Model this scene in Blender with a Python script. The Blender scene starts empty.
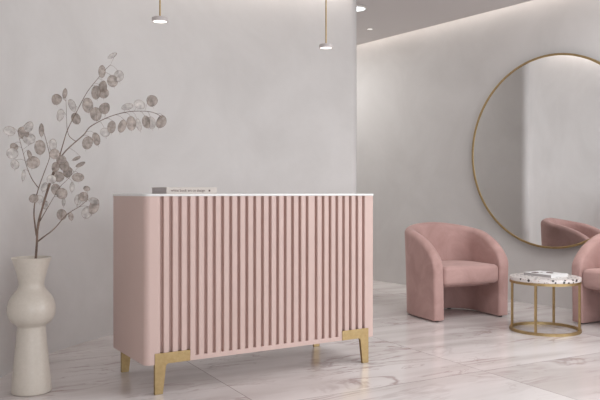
import bpy, bmesh, math, random
from mathutils import Vector, Matrix
C = bpy.context.scene.collection
sc = bpy.context.scene
PI = math.pi
random.seed(7)

# ------------------------------------------------------------------ camera, world, lights, exposure
cam_d = bpy.data.cameras.new('camera'); cam = bpy.data.objects.new('camera', cam_d); C.objects.link(cam)
cam.location = (0, 0, 1.1); cam.rotation_euler = (PI / 2, 0, 0)
cam_d.sensor_width = 36; cam_d.lens = 36 * 720 / 600; cam_d.shift_y = -7 / 600
cam_d.clip_start = .05
sc.camera = cam
sc.view_settings.view_transform = 'Standard'; sc.view_settings.look = 'None'
sc.view_settings.gamma = 1; sc.view_settings.use_curve_mapping = False
sc.view_settings.exposure = 0.54
sc.cycles.use_denoising = True
sc.cycles.max_bounces = 10; sc.cycles.diffuse_bounces = 6
sc.cycles.caustics_reflective = False; sc.cycles.caustics_refractive = False

w = bpy.data.worlds.new('daylight'); sc.world = w; w.use_nodes = True
bg = w.node_tree.nodes['Background']; bg.inputs[0].default_value = (.86, .92, 1, 1); bg.inputs[1].default_value = 1.0

def area(name, loc, target, sx, sy, power, color=(1, 1, 1), spread=180):
    d = bpy.data.lights.new(name, 'AREA'); d.shape = 'RECTANGLE'; d.size = sx; d.size_y = sy
    d.energy = power; d.color = color; d.spread = math.radians(spread)
    o = bpy.data.objects.new(name, d); C.objects.link(o); o.location = loc
    o.rotation_euler = (Vector(target) - Vector(loc)).to_track_quat('-Z', 'Y').to_euler()
    return o
area('window_daylight', (4.90, 1.9, 1.65), (0, 4.0, 1.0), 2.4, 1.9, 51, (.97, .99, 1))
area('back_fill_light', (1.8, -2.85, 1.6), (.6, 4, 1.2), 4.0, 2.0, 52, (.97, .98, 1))  # added weak fill from behind the camera, no known source
area('seating_fill_light', (2.3, 4.4, 2.96), (2.3, 4.4, 0), 2.2, 2.4, 40, (.98, .99, 1))  # unseen soft fill, added overhead to brighten mirror wall and chairs
area('corridor_fill_light', (-.25, 8.6, 2.96), (-.25, 8.6, 0), 1.0, 2.0, 22, (1, .98, .96))  # fill hidden behind the partition, added to brighten the far zone

# ------------------------------------------------------------------ room directions
U = Vector((.81, .586, 0)).normalized()      # towards the mirror wall
V = Vector((-U.y, U.x, 0))                    # along the mirror wall, away from the camera
WALL = 6.07; H = 2.98
def uv(a, b, z=0): return U * a + V * b + Vector((0, 0, z))

# ------------------------------------------------------------------ materials
def nt(m):
    return m.node_tree.nodes, m.node_tree.links
def mat(name, col, rough=.5, metal=0, spec=.5, **kw):
    m = bpy.data.materials.new(name); m.use_nodes = True
    b = m.node_tree.nodes['Principled BSDF']
    b.inputs['Base Color'].default_value = (*col, 1); b.inputs['Roughness'].default_value = rough
    b.inputs['Metallic'].default_value = metal; b.inputs['Specular IOR Level'].default_value = spec
    for k, v in kw.items(): b.inputs[k.replace('_', ' ')].default_value = v
    return m
def noise_mix(m, c1, c2, scale=3, detail=4, rough=.55, lo=.35, hi=.65, bump=0, bscale=None, stretch=None, dist=0):
    n, l = nt(m); b = n['Principled BSDF']
    tc = n.new('ShaderNodeTexCoord'); src = tc.outputs['Object']
    if stretch:
        mp = n.new('ShaderNodeMapping'); mp.inputs['Scale'].default_value = stretch; l.new(src, mp.inputs[0]); src = mp.outputs[0]
    t = n.new('ShaderNodeTexNoise'); t.inputs['Scale'].default_value = scale; t.inputs['Detail'].default_value = detail
    t.inputs['Roughness'].default_value = rough; t.inputs['Distortion'].default_value = dist
    l.new(src, t.inputs['Vector'])
    r = n.new('ShaderNodeValToRGB'); r.color_ramp.elements[0].position = lo; r.color_ramp.elements[1].position = hi
    r.color_ramp.elements[0].color = (*c1, 1); r.color_ramp.elements[1].color = (*c2, 1)
    l.new(t.outputs['Fac'], r.inputs[0]); l.new(r.outputs[0], b.inputs['Base Color'])
    if bump:
        t2 = n.new('ShaderNodeTexNoise'); t2.inputs['Scale'].default_value = bscale or scale; t2.inputs['Detail'].default_value = 5
        l.new(src, t2.inputs['Vector'])
        bp = n.new('ShaderNodeBump'); bp.inputs['Strength'].default_value = bump; bp.inputs['Distance'].default_value = .01
        l.new(t2.outputs['Fac'], bp.inputs['Height']); l.new(bp.outputs[0], b.inputs['Normal'])
    return m
M = {}
M['plaster'] = noise_mix(mat('limewash plaster', (.6, .58, .56), .75, spec=.25), (.595, .580, .568), (.665, .652, .642), 1.3, 7, .62, .3, .7, .18, 5, dist=.5)
M['ceiling'] = mat('ceiling paint', (.74, .71, .70), .9, spec=.1)
M['pink'] = noise_mix(mat('pink lacquer', (.68, .49, .46), .42, spec=.4), (.595, .445, .402), (.62, .467, .424), 2)
M['groove'] = mat('pink groove lacquer', (.60, .36, .32), .5, spec=.3)
M['slab'] = noise_mix(mat('white stone', (.8, .8, .78), .3), (.76, .76, .75), (.84, .84, .83), 6)
M['brass'] = noise_mix(mat('brushed brass', (.5, .39, .24), .48, 1), (.42, .305, .15), (.48, .355, .185), 40, bump=.03, bscale=300)
M['velvet'] = noise_mix(mat('dusty pink velvet', (.45, .27, .24), .85, spec=.15, Sheen_Weight=.35, Sheen_Roughness=.4, Sheen_Tint=(1, .8, .76, 1)),
                        (.40, .25, .228), (.51, .335, .31), 4.5, 5, .6, .3, .72, .12, 30, dist=.8)
M['black'] = mat('black plastic', (.015, .015, .015), .5)
M['ceramic'] = noise_mix(mat('cream ceramic', (.68, .61, .53), .3, spec=.5), (.565, .515, .45), (.60, .55, .485), 60, 3, .6, .3, .7, .06, 90)
M['mirror'] = mat('mirror glass', (.93, .93, .93), .0, 1)
M['stem'] = noise_mix(mat('dry stem', (.16, .11, .08), .8), (.13, .09, .07), (.24, .17, .13), 30)
M['frame_white'] = mat('window frame', (.75, .75, .74), .5)
M['lamp_white'] = mat('lamp white', (.52, .48, .47), .45)
M['paper'] = noise_mix(mat('book pages', (.32, .28, .28), .9), (.42, .38, .38), (.54, .49, .49), 3, stretch=(1, 1, 120))
M['cover'] = mat('book cover', (.58, .53, .49), .6)
M['ink'] = mat('ink', (.10, .06, .055), .7)
M['mag_paper'] = mat('white magazine paper', (.74, .74, .74), .45)
M['mag_pages'] = mat('magazine pages', (.42, .40, .40), .8)
def emis(name, col, s):
    m = mat(name, col, .5); b = m.node_tree.nodes['Principled BSDF']
    b.inputs['Emission Color'].default_value = (*col, 1); b.inputs['Emission Strength'].default_value = s; return m
M['glow'] = emis('lamp diffuser', (1, .95, .92), .9)
M['glow_strong'] = emis('ceiling lamp diffuser', (.92, .98, 1), .85)
# pods: papery, translucent, with veins
def pod_mat(name, col, trans_amt):
    m = bpy.data.materials.new(name); m.use_nodes = True; n, l = nt(m); n.clear()
    out = n.new('ShaderNodeOutputMaterial'); d = n.new('ShaderNodeBsdfDiffuse'); t = n.new('ShaderNodeBsdfTranslucent'); tr = n.new('ShaderNodeBsdfTransparent')
    tc = n.new('ShaderNodeTexCoord'); ns = n.new('ShaderNodeTexNoise'); ns.inputs['Scale'].default_value = 45; ns.inputs['Detail'].default_value = 4
    l.new(tc.outputs['Object'], ns.inputs['Vector'])
    r = n.new('ShaderNodeValToRGB'); r.color_ramp.elements[0].position = .3; r.color_ramp.elements[1].position = .7
    r.color_ramp.elements[0].color = (*[c * .55 for c in col], 1); r.color_ramp.elements[1].color = (*[min(1, c * 1.15) for c in col], 1)
    l.new(ns.outputs['Fac'], r.inputs[0]); l.new(r.outputs[0], d.inputs[0]); l.new(r.outputs[0], t.inputs[0])
    a = n.new('ShaderNodeMixShader'); a.inputs[0].default_value = .4; l.new(d.outputs[0], a.inputs[1]); l.new(t.outputs[0], a.inputs[2])
    b = n.new('ShaderNodeMixShader'); b.inputs[0].default_value = trans_amt; l.new(a.outputs[0], b.inputs[1]); l.new(tr.outputs[0], b.inputs[2])
    l.new(b.outputs[0], out.inputs[0]); return m
M['pod'] = pod_mat('papery seed pod', (.66, .59, .54), .32)
M['pod_light'] = pod_mat('silvery translucent seed pod', (.88, .84, .81), .42)
# marble floor
def marble():
    m = mat('polished marble', (.7, .65, .63), .16, spec=.5); n, l = nt(m); b = n['Principled BSDF']
    tc = n.new('ShaderNodeTexCoord')
    rot = n.new('ShaderNodeMapping'); rot.vector_type = 'TEXTURE'; rot.inputs['Rotation'].default_value = (0, 0, math.radians(28.7)); l.new(tc.outputs['Object'], rot.inputs[0])
    off = n.new('ShaderNodeVectorMath'); off.operation = 'SUBTRACT'; off.inputs[1].default_value = (1.612, 3.36, 0); l.new(rot.outputs[0], off.inputs[0])
    sc_ = n.new('ShaderNodeVectorMath'); sc_.operation = 'DIVIDE'; sc_.inputs[1].default_value = (1.52, 1.52, 1); l.new(off.outputs[0], sc_.inputs[0])
    fl = n.new('ShaderNodeVectorMath'); fl.operation = 'FLOOR'; l.new(sc_.outputs[0], fl.inputs[0])
    fr = n.new('ShaderNodeVectorMath'); fr.operation = 'FRACTION'; l.new(sc_.outputs[0], fr.inputs[0])
    wn = n.new('ShaderNodeTexWhiteNoise'); wn.noise_dimensions = '2D'; l.new(fl.outputs[0], wn.inputs['Vector'])
    o2 = n.new('ShaderNodeVectorMath'); o2.operation = 'SCALE'; o2.inputs['Scale'].default_value = 37; l.new(wn.outputs['Color'], o2.inputs[0])
    ad = n.new('ShaderNodeVectorMath'); ad.operation = 'ADD'; l.new(off.outputs[0], ad.inputs[0]); l.new(o2.outputs[0], ad.inputs[1])
    def math_(op, a, bb=None, c=None):
        x = n.new('ShaderNodeMath'); x.operation = op
        for i, v in enumerate((a, bb, c)):
            if v is None: continue
            if isinstance(v, (int, float)): x.inputs[i].default_value = v
            else: l.new(v, x.inputs[i])
        return x.outputs[0]
    def veins(scale, stretch, distortion, width, rz):
        mp = n.new('ShaderNodeMapping'); mp.inputs['Rotation'].default_value = (0, 0, rz); mp.inputs['Scale'].default_value = stretch; l.new(ad.outputs[0], mp.inputs[0])
        t = n.new('ShaderNodeTexNoise'); t.inputs['Scale'].default_value = scale; t.inputs['Detail'].default_value = 5; t.inputs['Distortion'].default_value = distortion; t.inputs['Roughness'].default_value = .55
        l.new(mp.outputs[0], t.inputs['Vector'])
        a = math_('ABSOLUTE', math_('SUBTRACT', t.outputs['Fac'], .5))
        r = n.new('ShaderNodeMapRange'); r.inputs['From Min'].default_value = 0; r.inputs['From Max'].default_value = width
        r.inputs['To Min'].default_value = 1; r.inputs['To Max'].default_value = 0; r.interpolation_type = 'SMOOTHSTEP'; l.new(a, r.inputs['Value'])
        return r.outputs[0]
    def cloud(scale, stretch, rz, lo, hi):
        mp = n.new('ShaderNodeMapping'); mp.inputs['Rotation'].default_value = (0, 0, rz); mp.inputs['Scale'].default_value = stretch; l.new(ad.outputs[0], mp.inputs[0])
        t = n.new('ShaderNodeTexNoise'); t.inputs['Scale'].default_value = scale; t.inputs['Detail'].default_value = 5; t.inputs['Distortion'].default_value = .4
        l.new(mp.outputs[0], t.inputs['Vector'])
        r = n.new('ShaderNodeMapRange'); r.inputs['From Min'].default_value = lo; r.inputs['From Max'].default_value = hi; r.interpolation_type = 'SMOOTHSTEP'; l.new(t.outputs['Fac'], r.inputs['Value'])
        return r.outputs[0]
    rz = math.radians(8)
    v1 = veins(1.3, (.55, 2.2, 1), 1.1, .026, math.radians(-6)); v2 = veins(2.2, (.5, 2.4, 1), 1.3, .018, math.radians(-32))
    cl = cloud(1.5, (.5, 2.6, 1), rz, .38, .68); mask = cloud(1.1, (1, 1, 1), 0, .42, .62)
    def mix(fac, c1, c2):
        x = n.new('ShaderNodeMix'); x.data_type = 'RGBA'
        if isinstance(fac, float): x.inputs[0].default_value = fac
        else: l.new(fac, x.inputs[0])
        for i, c in ((6, c1), (7, c2)):
            if isinstance(c, tuple): x.inputs[i].default_value = (*c, 1)
            else: l.new(c, x.inputs[i])
        return x.outputs[2]
    base = mix(cl, (.74, .70, .69), (.60, .55, .535))
    base = mix(math_('MULTIPLY', math_('MULTIPLY', v1, mask), .75), base, (.36, .27, .255))
    base = mix(math_('MULTIPLY', math_('MULTIPLY', v2, mask), .6), base, (.38, .29, .28))
    tv = math_('MULTIPLY_ADD', wn.outputs['Value'], .14, .90)
    hs = n.new('ShaderNodeHueSaturation'); l.new(tv, hs.inputs['Value']); l.new(base, hs.inputs['Color'])
    sx = n.new('ShaderNodeSeparateXYZ'); l.new(fr.outputs[0], sx.inputs[0])
    ex = math_('MINIMUM', math_('MINIMUM', sx.outputs[0], math_('SUBTRACT', 1, sx.outputs[0])), math_('MINIMUM', sx.outputs[1], math_('SUBTRACT', 1, sx.outputs[1])))
    j = math_('LESS_THAN', ex, .0016)
    final = mix(math_('MULTIPLY', j, .75), hs.outputs[0], (.24, .20, .19))
    l.new(final, b.inputs['Base Color'])
    return m
M['marble'] = marble()
def terrazzo():
    m = mat('terrazzo', (.8, .78, .76), .3); n, l = nt(m); b = n['Principled BSDF']
    tc = n.new('ShaderNodeTexCoord'); last = (.66, .62, .60)
    prev = None
    for sc_, thr, col, sd in ((70, .30, (.50, .36, .33), 3), (60, .26, (.28, .24, .22), 9), (34, .36, (.03, .025, .025), 0)):
        mp = n.new('ShaderNodeMapping'); mp.inputs['Location'].default_value = (sd, sd * .7, sd * .3); l.new(tc.outputs['Object'], mp.inputs[0])
        v = n.new('ShaderNodeTexVoronoi'); v.inputs['Scale'].default_value = sc_; l.new(mp.outputs[0], v.inputs['Vector'])
        # only some of the cells carry a chip
        s = n.new('ShaderNodeSeparateColor'); l.new(v.outputs['Color'], s.inputs[0])
        a = n.new('ShaderNodeMath'); a.operation = 'LESS_THAN'; l.new(v.outputs['Distance'], a.inputs[0]); a.inputs[1].default_value = thr
        g = n.new('ShaderNodeMath'); g.operation = 'GREATER_THAN'; l.new(s.outputs[0], g.inputs[0]); g.inputs[1].default_value = .55
        x = n.new('ShaderNodeMath'); x.operation = 'MULTIPLY'; l.new(a.outputs[0], x.inputs[0]); l.new(g.outputs[0], x.inputs[1])
        mx = n.new('ShaderNodeMix'); mx.data_type = 'RGBA'; l.new(x.outputs[0], mx.inputs[0])
        if prev is None: mx.inputs[6].default_value = (*last, 1)
        else: l.new(prev, mx.inputs[6])
        mx.inputs[7].default_value = (*col, 1); prev = mx.outputs[2]
    l.new(prev, b.inputs['Base Color']); return m
M['terrazzo'] = terrazzo()

# ------------------------------------------------------------------ mesh helpers
class MB:
    def __init__(s): s.v = []; s.f = []; s.mi = []
    def add(s, verts, faces, mi=0):
        o = len(s.v); s.v += [tuple(x) for x in verts]; s.f += [tuple(i + o for i in f) for f in faces]; s.mi += [mi] * len(faces)
    def loft(s, rings, cap=True, closed=True, mi=0):
        n = len(rings[0]); vs = [p for r in rings for p in r]; fs = []
        for i in range(len(rings) - 1):
            for j in range(n if closed else n - 1):
                k = (j + 1) % n
                fs.append((i * n + j, i * n + k, (i + 1) * n + k, (i + 1) * n + j))
        if cap:
            fs.append(tuple(reversed(range(n)))); fs.append(tuple(range((len(rings) - 1) * n, len(rings) * n)))
        s.add(vs, fs, mi)
    def prism(s, poly, z0, z1, mi=0):
        s.loft([[(x, y, z0) for x, y in poly], [(x, y, z1) for x, y in poly]], mi=mi)
    def box(s, a, b, mi=0):
        s.prism([(a[0], a[1]), (b[0], a[1]), (b[0], b[1]), (a[0], b[1])], a[2], b[2], mi)
    def tube(s, pts, rad, n=8, mi=0, cap=True):
        pts = [Vector(p) for p in pts]; rings = []
        if isinstance(rad, (int, float)): rad = [rad] * len(pts)
        up = Vector((0, .3, 1)).normalized()
        for i, p in enumerate(pts):
            d = (pts[min(i + 1, len(pts) - 1)] - pts[max(i - 1, 0)]).normalized()
            a = d.cross(up)
            if a.length < 1e-3: a = d.cross(Vector((1, 0, 0)))
            a.normalize(); b = d.cross(a)
            rings.append([p + (a * math.cos(2 * PI * k / n) + b * math.sin(2 * PI * k / n)) * rad[i] for k in range(n)])
        s.loft(rings, cap=cap, mi=mi)
    def lathe(s, prof, n=64, mi=0, c=(0, 0)):
        rings = [[(c[0] + r * math.cos(2 * PI * k / n), c[1] + r * math.sin(2 * PI * k / n), z) for k in range(n)] for r, z in prof]
        s.loft(rings, mi=mi)
    def build(s, name, mats, parent=None, smooth=None, bevel=0):
        me = bpy.data.meshes.new(name); me.from_pydata(s.v, [], s.f)
        if not isinstance(mats, (list, tuple)): mats = [mats]
        for m in mats: me.materials.append(m)
        me.polygons.foreach_set('material_index', s.mi)
        bm = bmesh.new(); bm.from_mesh(me); bmesh.ops.recalc_face_normals(bm, faces=bm.faces); bm.to_mesh(me); bm.free()
        if smooth is not None:
            me.polygons.foreach_set('use_smooth', [True] * len(me.polygons)); me.set_sharp_from_angle(angle=math.radians(smooth))
        me.update()
        o = bpy.data.objects.new(name, me); C.objects.link(o)
        if parent: o.parent = parent
        if bevel:
            b = o.modifiers.new('bevel', 'BEVEL'); b.width = bevel; b.segments = 2; b.limit_method = 'ANGLE'; b.angle_limit = math.radians(40)
        return o
def empty(name, loc, rz, label, cat, group=None):
    o = bpy.data.objects.new(name, None); C.objects.link(o); o.location = loc; o.rotation_euler = (0, 0, rz)
    o.empty_display_size = .1
    return tag(o, label, cat, group)
def tag(o, label, cat, group=None):
    o['label'] = label; o['category'] = cat
    if group: o['group'] = group
    return o
def struct(o): o['kind'] = 'structure'; return o
def rrect(x0, y0, x1, y1, rs, n=10, inset=0):
    """rounded rectangle outline, counter-clockwise; rs = radii of the corners (x0y0, x1y0, x1y1, x0y1)"""
    out = []
    for (cx, cy, sx, sy, a0), r in zip(((x0, y0, 1, 1, PI), (x1, y0, -1, 1, 1.5 * PI), (x1, y1, -1, -1, 0), (x0, y1, 1, -1, .5 * PI)), rs):
        r2 = max(r - inset, .0005); ox = cx + sx * r; oy = cy + sy * r
        if r < inset: ox = cx + sx * inset; oy = cy + sy * inset
        for k in range(n + 1):
            a = a0 + .5 * PI * k / n
            out.append((ox + r2 * math.cos(a), oy + r2 * math.sin(a)))
    return out

# ------------------------------------------------------------------ structure
# curved partition: circular arc, then a rounded nose and a flank that runs parallel to the mirror wall
AC = Vector((.95, 4.30, 0)); AR = 2.73
def arc_pt(a, r=AR): return AC + Vector((math.cos(a), math.sin(a), 0)) * r
NX, NY = .495, 7.0
a_end = math.atan2(NY - AC.y, NX - AC.x)
arc = [arc_pt(PI + (a_end - PI) * k / 72) for k in range(73)]
tan = Vector((math.sin(a_end), -math.cos(a_end), 0)).normalized()     # direction of travel at the arc's end
# rounded nose: turn left from tan to V
rn = .07
cn = arc[-1] + Vector((-tan.y, tan.x, 0)) * rn
t0 = math.atan2(tan.y, tan.x); t1 = math.atan2(V.y, V.x)
nose = [cn + Vector((math.sin(t), -math.cos(t), 0)) * rn for t in [t0 + (t1 - t0) * k / 16 for k in range(1, 17)]]
flank_end = nose[-1] + V * 4.6
front_line = [Vector((arc[0].x, -3.0, 0))] + arc + nose + [flank_end]
m = MB()
poly = [(p.x, p.y) for p in front_line] + [(-4.2, flank_end.y), (-4.2, -3.0)]
m.prism(poly, 0, 3.30)
struct(m.build('wall_left', M['plaster'], smooth=30))
# mirror wall
def slab_uv(name, a0, a1, b0, b1, z0, z1, mt):
    m = MB(); p = [uv(a0, b0), uv(a1, b0), uv(a1, b1), uv(a0, b1)]
    m.prism([(q.x, q.y) for q in p], z0, z1); return struct(m.build(name, mt))
bR = (5.0 * U.y - 0) # helper only
# point on the mirror wall line where x = 5.0
y5 = (WALL - U.x * 5.0) / U.y; b5 = Vector((5.0, y5, 0)).dot(V)
slab_uv('wall_right', WALL, WALL + .2, b5, 10.2, 0, 3.30, M['plaster'])
slab_uv('wall_far', 1.2, WALL + .2, 9.6, 9.8, 0, 3.30, M['plaster'])
# floor
m = MB(); m.box((-4.2, -3.2, -.1), (5.2, 12.5, 0)); struct(m.build('floor', M['marble']))
# ceiling with light coves along the mirror wall and along the curved wall
gap = .11
inner = [Vector((arc[0].x + gap, -3.0, 0))] + [arc_pt(PI + (a_end - PI) * k / 72, AR - gap) for k in range(73)]
ceil = [(p.x, p.y) for p in inner]
ceil += [(nose[0].x + .0, nose[0].y - .02)]
ceil += [(p.x, p.y) for p in nose[1:]] + [(flank_end.x, flank_end.y)]
q1 = uv(WALL - gap, 10.0); ceil += [(q1.x, q1.y)]
q2 = Vector((5.0, (WALL - gap - U.x * 5.0) / U.y, 0)); ceil += [(q2.x, q2.y), (5.0, -3.0)]
m = MB(); m.prism(ceil, H, H + .03); struct(m.build('ceiling', M['ceiling']))
m = MB(); m.box((-4.2, -3.2, 3.22), (5.2, 12.5, 3.30)); o = struct(m.build('ceiling_upper', M['ceiling']))
# window wall on the right and wall behind the camera, each with a tall opening
def wall_with_opening(name, axis, c, a0, a1, w0, w1, z0, z1, th):
    m = MB()
    def bx(s0, s1, za, zb):
        if axis == 'x': m.box((c, s0, za), (c + th, s1, zb))
        else: m.box((s0, c, za), (s1, c + th, zb))
    bx(a0, w0, 0, 3.3); bx(w1, a1, 0, 3.3); bx(w0, w1, 0, z0); bx(w0, w1, z1, 3.3)
    return struct(m.build(name, M['plaster']))
wall_with_opening('wall_window_side', 'x', 5.0, -3.0, y5, .5, 3.2, .4, 2.7, .2)
wall_with_opening('wall_back', 'y', -3.2, -4.2, 5.2, -.6, 4.4, .4, 2.7, .2)  # opening behind the camera is added to go with the fill light
def window(name, axis, c, w0, w1, z0, z1, n):
    m = MB(); fw = .05
    def bx(s0, s1, za, zb):
        if axis == 'x': m.box((c, s0, za), (c + .06, s1, zb))
        else: m.box((s0, c, za), (s1, c + .06, zb))
    bx(w0, w1, z0, z0 + fw); bx(w0, w1, z1 - fw, z1)
    for k in range(n + 1):
        s = w0 + (w1 - w0 - fw) * k / n; bx(s, s + fw, z0 + fw, z1 - fw)
    struct(m.build(name, M['frame_white']))
window('window_1', 'x', 5.08, .5, 3.2, .4, 2.7, 2)
window('added_back_window', 'y', -3.12, -.6, 4.4, .4, 2.7, 4)  # frame of an unseen window, added along with the fill behind the camera
# LED strips in the coves (lamps of the place)
def strip(name, p0, p1, wid, power, color=(1, .93, .87)):
    c = (p0 + p1) / 2; d = p1 - p0
    L = bpy.data.lights.new(name, 'AREA'); L.shape = 'RECTANGLE'; L.size = d.length; L.size_y = wid; L.energy = power; L.color = color
    o = bpy.data.objects.new(name, L); C.objects.link(o); o.location = c; o.rotation_euler = (0, 0, math.atan2(d.y, d.x))
    return o
strip('cove_strip', uv(WALL - .05, b5 + .3, 3.20), uv(WALL - .05, 9.4, 3.20), .05, 20)
na = 7
for k in range(na):
    aa = PI + (a_end - PI) * (k + .04) / na; ab = PI + (a_end - PI) * (k + .96) / na
    strip('cove_strip', arc_pt(aa, AR - .06) + Vector((0, 0, 3.20)), arc_pt(ab, AR - .06) + Vector((0, 0, 3.20)), .05, 1.1)

# ------------------------------------------------------------------ reception desk
phi = math.radians(31.6)
DL, DD = 1.560, .592
DZ0, DZ1, DTOP = .163, 1.082, 1.0955
desk = empty('reception_desk', (-.838, 3.891, 0), phi, 'pink fluted reception desk with white top on brass legs', 'desk')
g0, gp = .097, (1.452 - .083) / 26.27
grooves = [g0 + gp * k + (gp * .27 if k >= 19 else 0) for k in range(27)]
def desk_outline(grooved, R=.034, n=8):
    out = []
    def corner(cx, cy, a0):
        for k in range(n + 1):
            a = a0 + .5 * PI * k / n; out.append((cx + R * math.cos(a), cy + R * math.sin(a)))
    corner(R, R, PI)
    if grooved:
        for g in grooves:
            h = .0100
            out.extend([(g - h - .002, 0), (g - h, .002), (g - h, .028), (g + h, .028), (g + h, .002), (g + h + .002, 0)])
    corner(DL - R, R, 1.5 * PI); corner(DL - R, DD - R, 0); corner(R, DD - R, .5 * PI)
    return out
m = MB(); m.prism(desk_outline(False), DZ0, DZ0 + .027); m.prism(desk_outline(True), DZ0 + .027, DZ1)
m.build('body', M['pink'], desk, smooth=35)
m = MB(); R = .036
o3 = [rrect(-.003, -.003, DL + .003, DD + .003, (R,) * 4, 8, i) for i in (.0015, 0, 0, .0015)]
m.loft([[(x, y, z) for x, y in o] for o, z in zip(o3, (DZ1, DZ1 + .0015, DTOP - .0015, DTOP))])
m.build('countertop', M['slab'], desk, smooth=50)
def leg_mesh(x0, sgn, yf, dirn):
    prof = [(0, .224), (.207, .224), (.207, .1635), (.080, .1635), (.070, .1605), (.064, .150), (.046, 0), (0, 0)]
    th_leg = .020
    a = [(x0 + sgn * x, yf, z) for x, z in prof]; b = [(x0 + sgn * x, yf + dirn * th_leg, z) for x, z in prof]
    m = MB(); m.loft([a, b]); return m
for x0, sgn in ((.055, 1), (DL - .056, -1)):
    leg_mesh(x0, sgn, -.004, 1).build('leg', M['brass'], desk, bevel=.001)
    leg_mesh(x0, sgn, DD + .004, -1).build('leg', M['brass'], desk, bevel=.001)

# book on the desk
bk = empty('book', (-.745, 4.02, DTOP), phi, 'thick beige hardback book lying flat on the pink desk', 'book')
BL, BD, BH = .308, .245, .037
m = MB(); m.box((.004, .006, .002), (BL - .003, BD - .003, BH - .002)); m.build('pages', M['paper'], bk)
m = MB(); m.box((0, 0, 0), (BL, BD, .0022)); m.box((0, 0, BH - .0022), (BL, BD, BH)); m.box((0, 0, .0022), (BL, .004, BH - .0022)); m.build('cover', M['cover'], bk, bevel=.0006)
def text(name, body, size, mtx, parent, mt, ext=.0003):
    cu = bpy.data.curves.new(name, 'FONT'); cu.body = body; cu.size = size; cu.extrude = ext
    cu.align_x = 'CENTER'; cu.align_y = 'CENTER'; cu.resolution_u = 4
    t = bpy.data.objects.new(name, cu); C.objects.link(t)
    bpy.context.view_layer.update()
    me = bpy.data.meshes.new_from_object(t.evaluated_get(bpy.context.evaluated_depsgraph_get()))
    bpy.data.objects.remove(t); me.name = name; me.materials.clear(); me.materials.append(mt)
    me.transform(mtx)
    o = bpy.data.objects.new(name, me); C.objects.link(o); o.parent = parent; return o
text('title', 'white book art co design', .0205, Matrix.Translation((.130, -.0004, BH / 2)) @ Matrix.Rotation(PI / 2, 4, 'X'), bk, M['ink'])
m = MB(); m.box((.256, -.0008, .0135), (.266, .001, .0235)); m.build('spine_mark', M['ink'], bk)

# ------------------------------------------------------------------ vase
VX, VY = -1.488, 3.99
prof = [(.103, 0), (.110, .003), (.112, .012), (.110, .05), (.102, .13), (.092, .23), (.084, .31), (.0805, .356), (.082, .371), (.093, .381), (.113, .397), (.128, .420), (.1345, .446), (.1355, .466),
        (.132, .49), (.122, .52), (.106, .546), (.088, .566), (.076, .582), (.0715, .600), (.0735, .622), (.084, .665), (.098, .712), (.1105, .748), (.1125, .752), (.1095, .754), (.106, .748),
        (.092, .70), (.076, .65), (.064, .60), (.064, .58), (.06, .55), (.03, .54)]
def smoothprof(p, sub=4):
    out = []
    for i in range(len(p) - 1):
        a, b, c, d = p[max(i - 1, 0)], p[i], p[i + 1], p[min(i + 2, len(p) - 1)]
        for k in range(sub):
            t = k / sub
            out.append(tuple(.5 * (2 * b[j] + (c[j] - a[j]) * t + (2 * a[j] - 5 * b[j] + 4 * c[j] - d[j]) * t * t + (-a[j] + 3 * b[j] - 3 * c[j] + d[j]) * t ** 3) for j in (0, 1)))
    out.append(p[-1]); return out
m = MB(); m.lathe([(q * .945, z * .987) for q, z in smoothprof(prof)], 96)
vase = m.build('vase', M['ceramic'], smooth=60); vase.location = (VX, VY, 0)
tag(vase, 'tall cream ceramic floor vase with round bulge, by the curved wall', 'vase')

# ------------------------------------------------------------------ dried honesty branch
BX = (35.5 - 300) / 720 * 3.99
plant = empty('dried_honesty_branch', (BX, 3.99, .56), 0, 'dried branch with papery silver-brown seed pods in the cream vase', 'dried plant')
KX = 3.99 / 720
def P(px, py, dz=0.):            # branch measurements (x right, y up from the horizon) taken at the vase's distance
    q = (3.99 + dz) / 3.99
    return Vector(((px - 300) * KX * q - BX, dz, 1.1 - (py - 193) * KX * q - .56))
def cr(pts, sub=6):
    out = []
    for i in range(len(pts) - 1):
        a, b, c, d = pts[max(i - 1, 0)], pts[i], pts[i + 1], pts[min(i + 2, len(pts) - 1)]
        for k in range(sub):
            t = k / sub
            out.append(.5 * (2 * b + (c - a) * t + (2 * a - 5 * b + 4 * c - d) * t * t + (-a + 3 * b - 3 * c + d) * t ** 3))
    out.append(pts[-1]); return out
all_pts = []
def stem(pts, r0, r1, name='stem'):
    pp = cr([P(*p) for p in pts])
    n = len(pp); m = MB(); m.tube(pp, [r1 + (r0 - r1) * (1 - k / (n - 1)) ** 1.7 for k in range(n)], 7)
    m.build(name, M['stem'], plant, smooth=60); all_pts.extend(pp)
stem([(34.3, 282, 0), (35, 268, 0), (36, 256, 0), (36.8, 244, 0), (37.5, 230, 0), (39, 219, .0), (42, 209, .01), (46, 194, .02), (51, 178, .03), (57, 163, .04), (64, 153, .03), (72, 145, .02), (84, 134.5, .0), (90, 127, -.02), (105, 118.6, -.06), (120, 113.5, -.10), (132, 111.4, -.13), (147, 111.4, -.16), (156, 113.5, -.18), (162, 117.4, -.19)], .0080, .0016)
stem([(37.5, 230, 0), (41, 213, .02), (46.5, 195, .05), (53, 176, .07), (59, 158, .09), (62.5, 146, .10), (67.5, 130, .11), (76.5, 112, .13), (87, 92.5, .15), (97.5, 79, .16), (105, 70, .17), (110.4, 65, .17)], .006, .0013)
stem([(36.6, 236, 0), (35, 225, .0), (34, 214, -.02), (35, 202, -.03), (39, 187, -.05), (44, 173, -.06), (48.5, 161, -.07), (49.5, 155, -.07), (46.5, 142, -.08), (44, 133, -.09)], .005, .0014)
stem([(39, 188.5, -.05), (34, 182, -.06), (30, 175, -.08), (26, 164, -.09), (23.5, 154, -.10), (20, 141, -.10), (18, 132, -.10)], .0028, .0012)
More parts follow.
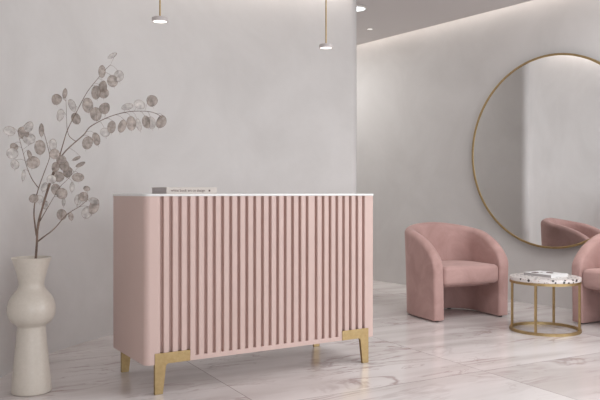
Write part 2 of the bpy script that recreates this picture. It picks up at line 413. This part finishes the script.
stem([(38.5, 241, 0), (45, 236, -.03), (54, 229, -.06), (64.5, 217, -.09), (72, 211, -.10), (79.5, 206.5, -.11), (88.5, 199, -.13)], .0045, .0014)
stem([(39.5, 222, 0), (44, 214, .03), (51, 202, .06), (60, 187, .09), (67, 180, .11), (74, 172, .12)], .0028, .0011)
stem([(76, 141.5, .015), (70, 137, .02), (67.3, 130, .03), (66.6, 118, .04), (66.2, 104, .05), (65, 88, .06)], .0022, .001)
random.seed(11)
def pod(px, py, rx, ry, light=False, leaf=False, ang=None):
    rx *= KX; ry *= KX
    c0 = P(px, py)
    # depth follows the stem that carries the pod
    base = min(all_pts, key=lambda s: math.hypot(s.x - c0.x, s.z - c0.z))
    c = P(px, py, base.y + random.uniform(-.035, .03))
    d = (c - base); up = Vector((base.x - c.x, 0, base.z - c.z)); 
    if ang is None:
        ang = random.uniform(-.35, .35)
    yaw = random.uniform(-.5, .5); tilt = random.uniform(-.3, .3)
    Rm = Matrix.Rotation(yaw, 3, 'Z') @ Matrix.Rotation(tilt, 3, 'X') @ Matrix.Rotation(ang, 3, 'Y')
    m = MB(); n = 20; th = .0012
    def shape(k, s):
        a = 2 * PI * k / n; x = math.cos(a) * rx * s; z = math.sin(a) * ry * s
        if leaf: x *= .5 + .5 * abs(math.cos(a)) ** .5; z *= 1.05
        return x, z
    bend = random.uniform(-.25, .25)
    for side in (1, -1):
        vs = []; fs = []
        for ri, s in enumerate((1, .72, .4)):
            for k in range(n):
                x, z = shape(k, s); vs.append((x, side * th * (1 - s) * 1.8 + bend * x * x / max(rx, .01), z))
        for ri in range(2):
            for k in range(n): fs.append((ri * n + k, ri * n + (k + 1) % n, (ri + 1) * n + (k + 1) % n, (ri + 1) * n + k))
        fs.append(tuple(2 * n + k for k in range(n)))
        m.add([c + Rm @ Vector(v) for v in vs], fs)
    o = m.build('seed_pod', M['pod_light' if light else 'pod'], plant, smooth=60)
    if light: o['label'] = 'silvery see-through seed pod'
    # darker rim, pointed tip, and pedicel
    rim = MB(); pts = [c + Rm @ Vector((shape(k, 1)[0], bend * shape(k, 1)[0] ** 2 / max(rx, .01), shape(k, 1)[1])) for k in range(n + 1)]
    rim.tube(pts, .0007, 4, cap=False)
    tip = c + Rm @ Vector((0, 0, -ry)); rim.tube([tip, tip + Rm @ Vector((.002, 0, -.012))], [.0007, .0004], 4)
    top = c + Rm @ Vector((0, 0, ry))
    mid = (top + base) / 2 + Vector((0, 0, .006))
    rim.tube(cr([top, mid, base], 4), .0008, 4)
    ro = rim.build('pod_rim', M['stem'], plant, smooth=60); ro.parent = o
C1 = [(340,105,12,22,0,0),(375,52,18,8,1,1),(395,120,18,22,1,0),(375,137,18,21,0,0),(345,155,19,20,0,0),(320,175,20,24,0,0),(345,177,18,18,0,0),(293,218,18,26,0,0),(350,228,20,19,0,0),
      (320,247,18,23,0,0),(253,262,18,20,0,0),(187,198,22,18,0,0),(240,218,13,22,1,0),(200,250,15,22,1,0),(216,178,8,17,0,1),(373,290,16,20,0,0),(407,287,12,22,0,0),(437,278,15,23,0,0),
      (462,282,9,20,1,0),(488,273,15,20,0,0),(504,276,14,20,1,0),(536,272,18,21,0,0),(505,203,20,18,0,0),(465,215,18,14,1,0),(425,222,20,10,1,0),(292,343,17,22,0,0),(320,330,14,22,0,0),
      (350,308,16,15,1,0),(96,290,20,18,1,0),(76,310,19,20,0,0),(98,330,20,18,1,0),(32,303,18,15,1,0),(138,300,8,21,0,1),(133,358,17,24,0,0),(41,378,18,18,1,0),(46,356,14,12,0,0),(176,350,13,20,1,0),(182,380,16,16,0,0)]
C2 = [(110,108,21,20,0,0),(50,115,19,15,1,0),(78,152,6,18,1,1),(215,118,18,20,0,0),(204,100,16,16,0,0),(184,124,15,17,0,0),(226,141,16,18,0,0),(260,158,20,15,0,0),(255,95,15,6,0,1),(268,115,19,7,0,1),
      (196,156,18,18,0,0),(172,164,15,15,1,0),(186,198,15,20,0,0),(206,212,18,19,0,0),(240,190,8,17,1,1),(148,190,10,16,1,0),(113,228,16,14,0,0),(130,230,14,13,1,0),(150,250,10,15,1,0),(205,282,20,18,0,0),
      (236,288,8,14,0,0),(212,240,6,14,1,1),(278,222,15,15,0,0),(261,232,12,18,1,0),(290,275,18,20,1,0),(313,255,16,25,0,0),(288,195,13,8,0,0),(98,82,7,14,0,1),(315,238,16,12,1,0)]
for q, oy in ((C1, 40), (C2, 130)):
    for x, y, rx, ry, li, lf in q:
        a = None
        if lf and rx > ry: a = 1.2; rx, ry = ry, rx
        pod(x * .3, oy + y * .3, rx * .3, ry * .3, bool(li), bool(lf), a)

# ------------------------------------------------------------------ armchairs
def make_chair(name, loc, rz, label, D=.66):
    t = empty(name, loc, rz, label, 'armchair', 'pink velvet barrel armchairs')
    W, HT = .78, .052
    a = W / 2 - HT; Rc = .25; yb = D - HT; ys = yb - Rc
    def path(s):      # centre line from left front, s = arc length; returns point, normal pointing outwards
        half = ys + Rc * PI / 2 + (a - Rc)
        mir = 1
        if s > half: s = 2 * half - s; mir = -1
        if s < ys: p = (-a, s); n = (-1, 0)
        elif s < ys + Rc * PI / 2:
            q = (s - ys) / Rc; p = (-a + Rc - Rc * math.cos(q), ys + Rc * math.sin(q)); n = (-math.cos(q), math.sin(q))
        else: p = (-a + Rc + (s - ys - Rc * PI / 2), yb); n = (0, 1)
        return Vector((p[0] * mir, p[1], 0)), Vector((n[0] * mir, n[1], 0))
    half = ys + Rc * PI / 2 + (a - Rc)
    def height(s):
        q = min(s / .38, 1); k = min(s / half, 1); k = k * k * (3 - 2 * k)
        return .45 + .26 * math.sqrt(1 - (1 - q) ** 2) + .115 * k
    ss = [0, .003, .008, .015, .024] + [.34 * (1 - math.cos(x * PI / 2 / 14)) for x in range(3, 15)]
    ss = sorted(set(round(x, 5) for x in ss)); k = .36
    while k < half: ss.append(k); k += .025
    ss.append(half); ss += [2 * half - x for x in reversed(ss[:-1])]
    rings = []
    for s in ss:
        p, nrm = path(s); e = min(s, 2 * half - s); h = height(e)
        w_ = HT - (.024 * (1 - math.sqrt(max(0, 1 - (1 - min(e / .024, 1)) ** 2))))
        pull = 0
        r = []
        fl = lambda z: .022 * (z / .8) ** 1.5
        zb = .012 + (HT - w_) * .5
        for z in (zb, zb + .01, .15, .28, .38): r.append((w_ if z > zb else w_ - .006, z))
        hh = h - w_ * .9
        for z in (0.40 + (hh - .40) * x for x in (.35, .7)): r.append((w_, z))
        for k2 in range(9):
            q = PI * k2 / 8; r.append((w_ * math.cos(q), hh + w_ * .9 * math.sin(q)))
        for z in (0.40 + (hh - .40) * x for x in (.7, .35)): r.append((-w_, z))
        for z in (.38, .28, .15, zb + .01, zb): r.append((-w_ if z > zb else -w_ + .006, z))
        rings.append([p + nrm * (o_ + fl(z)) + Vector((0, 0, z)) for o_, z in r])
    m = MB(); m.loft(rings); m.build('shell', M['velvet'], t, smooth=65)
    # cushion
    iw = a - HT + .004
    m = MB(); rg = []
    z0, z1, e = .305, .468, .034
    lay = [(e * (1 - math.cos(q * PI / 2 / 6)), z0 + e * (1 - math.sin(q * PI / 2 / 6))) for q in range(6, -1, -1)]
    lay = [(e * (1 - math.cos(x)), z0 + e - e * math.sin(x)) for x in [PI / 2 * (6 - q) / 6 for q in range(7)]]
    lay += [(e * (1 - math.cos(x)), z1 - e + e * math.sin(x)) for x in [PI / 2 * q / 6 for q in range(7)]]
    lay += [(e + .05, z1 + .005), (e + .12, z1 + .009), (e + .18, z1 + .010)]
    for ins, z in lay:
        o_ = rrect(-iw, .004, iw, D - 2 * HT - .01, (.03, .03, .21, .21), 8, 0)
        cx, cy = 0, .26
        pts = []
        for x, y in o_:
            fx = (iw - ins) / iw; fy = ((D - .1) / 2 - ins) / ((D - .1) / 2)
            bulge = -.012 * (1 - (x / iw) ** 2) if y < .1 else 0
            pts.append((x * fx, cy + (y - cy) * fy + bulge, z))
        rg.append(pts)
    m.loft(rg); m.build('seat_cushion', M['velvet'], t, smooth=60)
    # frame panel under the cushion, set back, carried by the shell
    m = MB(); m.prism(rrect(-iw, .13, iw, D - 2 * HT, (.02, .02, .20, .20), 8), .275, .306); m.build('seat_base', M['velvet'], t, smooth=40)
    for gx, gy in ((-a, .05), (a, .05), (-.17, yb - .02), (.17, yb - .02)):
        m = MB(); m.lathe([(.018, 0), (.018, .016)], 16, c=(gx, gy)); m.build('glide', M['black'], t)
    return t
phL = math.radians(23.5)
# chair origin = middle of its front edge on the floor
fl = Vector((1.140, 6.09, 0)); rt = Vector((math.cos(phL), math.sin(phL), 0))
make_chair('barrel_armchair', fl + rt * .39, phL, 'dusty pink velvet barrel armchair between the desk and the side table, wholly in view')
phR = math.radians(-60)
fl = Vector((2.295, 6.09, 0)); rt = Vector((math.cos(phR), math.sin(phR), 0))
make_chair('barrel_armchair', fl + rt * .39, phR, 'dusty pink velvet barrel armchair right of the side table, cut off by the photo edge', .615)

# ------------------------------------------------------------------ side table
TX, TY = 1.967, 5.78
tb = empty('side_table', (TX, TY, 0), math.radians(-18.8), 'small round side table with terrazzo top and brass ring frame', 'table')
def ringmb(r0, r1, z0, z1, n=80):
    m = MB(); rings = []
    for k in range(n + 1):
        a = 2 * PI * k / n; c, s = math.cos(a), math.sin(a)
        rings.append([(r0 * c, r0 * s, z0), (r1 * c, r1 * s, z0), (r1 * c, r1 * s, z1), (r0 * c, r0 * s, z1)])
    m.loft(rings[:-1] + [rings[0]], cap=False); return m
m = MB(); m.lathe([(.25, .403), (.272, .403), (.274, .405), (.274, .429), (.272, .432), (.25, .432)], 80); m.build('tabletop', M['terrazzo'], tb, smooth=40)
ringmb(.249, .274, .383, .403).build('top_ring', M['brass'], tb, smooth=40)
ringmb(.251, .276, .0, .020).build('base_ring', M['brass'], tb, smooth=40)
for a in (-105, -15, 75, 165):
    a = math.radians(a - 0); c = Vector((math.cos(a), math.sin(a), 0)); s = Vector((-c.y, c.x, 0))
    pts = [c * r + s * q for r, q in ((.257, -.009), (.273, -.009), (.273, .009), (.257, .009))]
    m = MB(); m.prism([(p.x, p.y) for p in pts], .018, .386); m.build('leg', M['brass'], tb)

# magazine on the side table
mg = empty('magazine', (1.972, 5.655, .432), math.radians(33), 'white magazine with dark printed shapes lying on the terrazzo table', 'magazine')
m = MB(); m.box((.002, .003, .0015), (.208, .268, .0205)); m.build('pages', M['mag_pages'], mg)
m = MB(); m.box((0, 0, 0), (.21, .27, .0015)); m.box((0, 0, .0205), (.21, .27, .022)); m.box((0, 0, .0015), (.21, .002, .0205)); m.build('cover', M['mag_paper'], mg, bevel=.0005)
def blob(cx, cy, rx, ry, rot, seed):
    random.seed(seed); pts = []
    for k in range(18):
        a = 2 * PI * k / 18; r = 1 + random.uniform(-.2, .2); x, y = rx * r * math.cos(a), ry * r * math.sin(a)
        pts.append((cx + x * math.cos(rot) - y * math.sin(rot), cy + x * math.sin(rot) + y * math.cos(rot)))
    return pts
m = MB(); m.prism(blob(.06, .20, .045, .028, .4, 1), .022, .0225); m.prism(blob(.14, .12, .045, .028, 1.0, 2), .022, .0225); m.prism(blob(.105, .175, .012, .010, 0, 3), .022, .0225)
m.build('cover_print', M['ink'], mg)

# ------------------------------------------------------------------ wall mirror
MR, MS, MZ, MYAW = .925, 4.20, 1.50, 2.0
mo = empty('round_mirror', uv(WALL - .033, MS, MZ), math.atan2(U.y, U.x) + math.radians(MYAW), 'large round mirror in a thin brass frame on the wall behind the chairs', 'mirror')
# local x points into the wall
m = MB(); n = 128
rings = []
for k in range(n + 1):
    a = 2 * PI * (k % n) / n; c, s = math.cos(a), math.sin(a)
    rings.append([(x, r * c, r * s) for r, x in ((MR - .010, -.002), (MR - .010, -.040), (MR, -.043), (MR + .010, -.040), (MR + .010, -.002))])
m.loft(rings, cap=False); m.build('frame', M['brass'], mo, smooth=40)
m = MB(); m.loft([[(-.035, (MR - .009) * math.cos(2 * PI * k / n), (MR - .009) * math.sin(2 * PI * k / n)) for k in range(n)], [(-.004, (MR - .009) * math.cos(2 * PI * k / n), (MR - .009) * math.sin(2 * PI * k / n)) for k in range(n)]])
m.build('mirror_glass', M['mirror'], mo)

# ------------------------------------------------------------------ lamps
def pendant(x, y, z, label):
    t = empty('pendant_lamp', (x, y, H), 0, label, 'lamp', 'pendant disc lamps over the desk')
    dz = z - H
    m = MB(); m.lathe([(.020, dz + .027), (.049, dz + .027), (.0525, dz + .024), (.0525, dz + .001), (.0515, dz), (.046, dz), (.046, dz + .004), (.02, dz + .004)], 48); m.build('lamp_head', M['lamp_white'], t, smooth=40)
    m = MB(); m.lathe([(.02, dz + .0035), (.0455, dz + .0035), (.0455, dz + .0015), (.02, dz + .0015)], 48); m.build('diffuser', M['glow'], t)
    m = MB(); m.lathe([(.0055, dz + .026), (.0055, -.02)], 12); m.build('rod', M['brass'], t, smooth=40)
    m = MB(); m.lathe([(.04, -.02), (.04, 0)], 32); m.build('ceiling_rose', M['lamp_white'], t, smooth=40)
    return t
pendant(-.914, 4.70, 2.218, 'small white disc pendant on brass rod, hanging left, above the book')
pendant(.20, 5.53, 2.213, 'small white disc pendant on brass rod, hanging right, by the wall edge')
cl = empty('ceiling_lamp', (.562, 7.27, H), 0, 'round white ceiling lamp half hidden behind the curved wall edge', 'lamp')
m = MB(); m.lathe([(.05, -.004), (.104, -.004), (.110, -.022), (.099, -.024), (.099, -.019), (.05, -.019)], 48); m.build('housing', mat('cream lamp rim', (.74, .70, .66), .5), cl, smooth=40)
m = MB(); m.lathe([(.03, -.022), (.0985, -.022), (.0985, -.019), (.03, -.019)], 48); m.build('diffuser', M['glow_strong'], cl)
dl = empty('downlight', (.80, 8.24, H), 0, 'tiny recessed ceiling spot above the far corner of the mirror wall', 'lamp')
m = MB(); m.lathe([(.028, -.004), (.040, -.004), (.040, 0), (.028, 0)], 32); m.build('trim_ring', M['lamp_white'], dl)
m = MB(); m.lathe([(.01, -.007), (.030, -.007), (.030, -.004), (.01, -.004)], 32); m.build('diffuser', emis('downlight diffuser', (1, .96, .93), .35), dl)
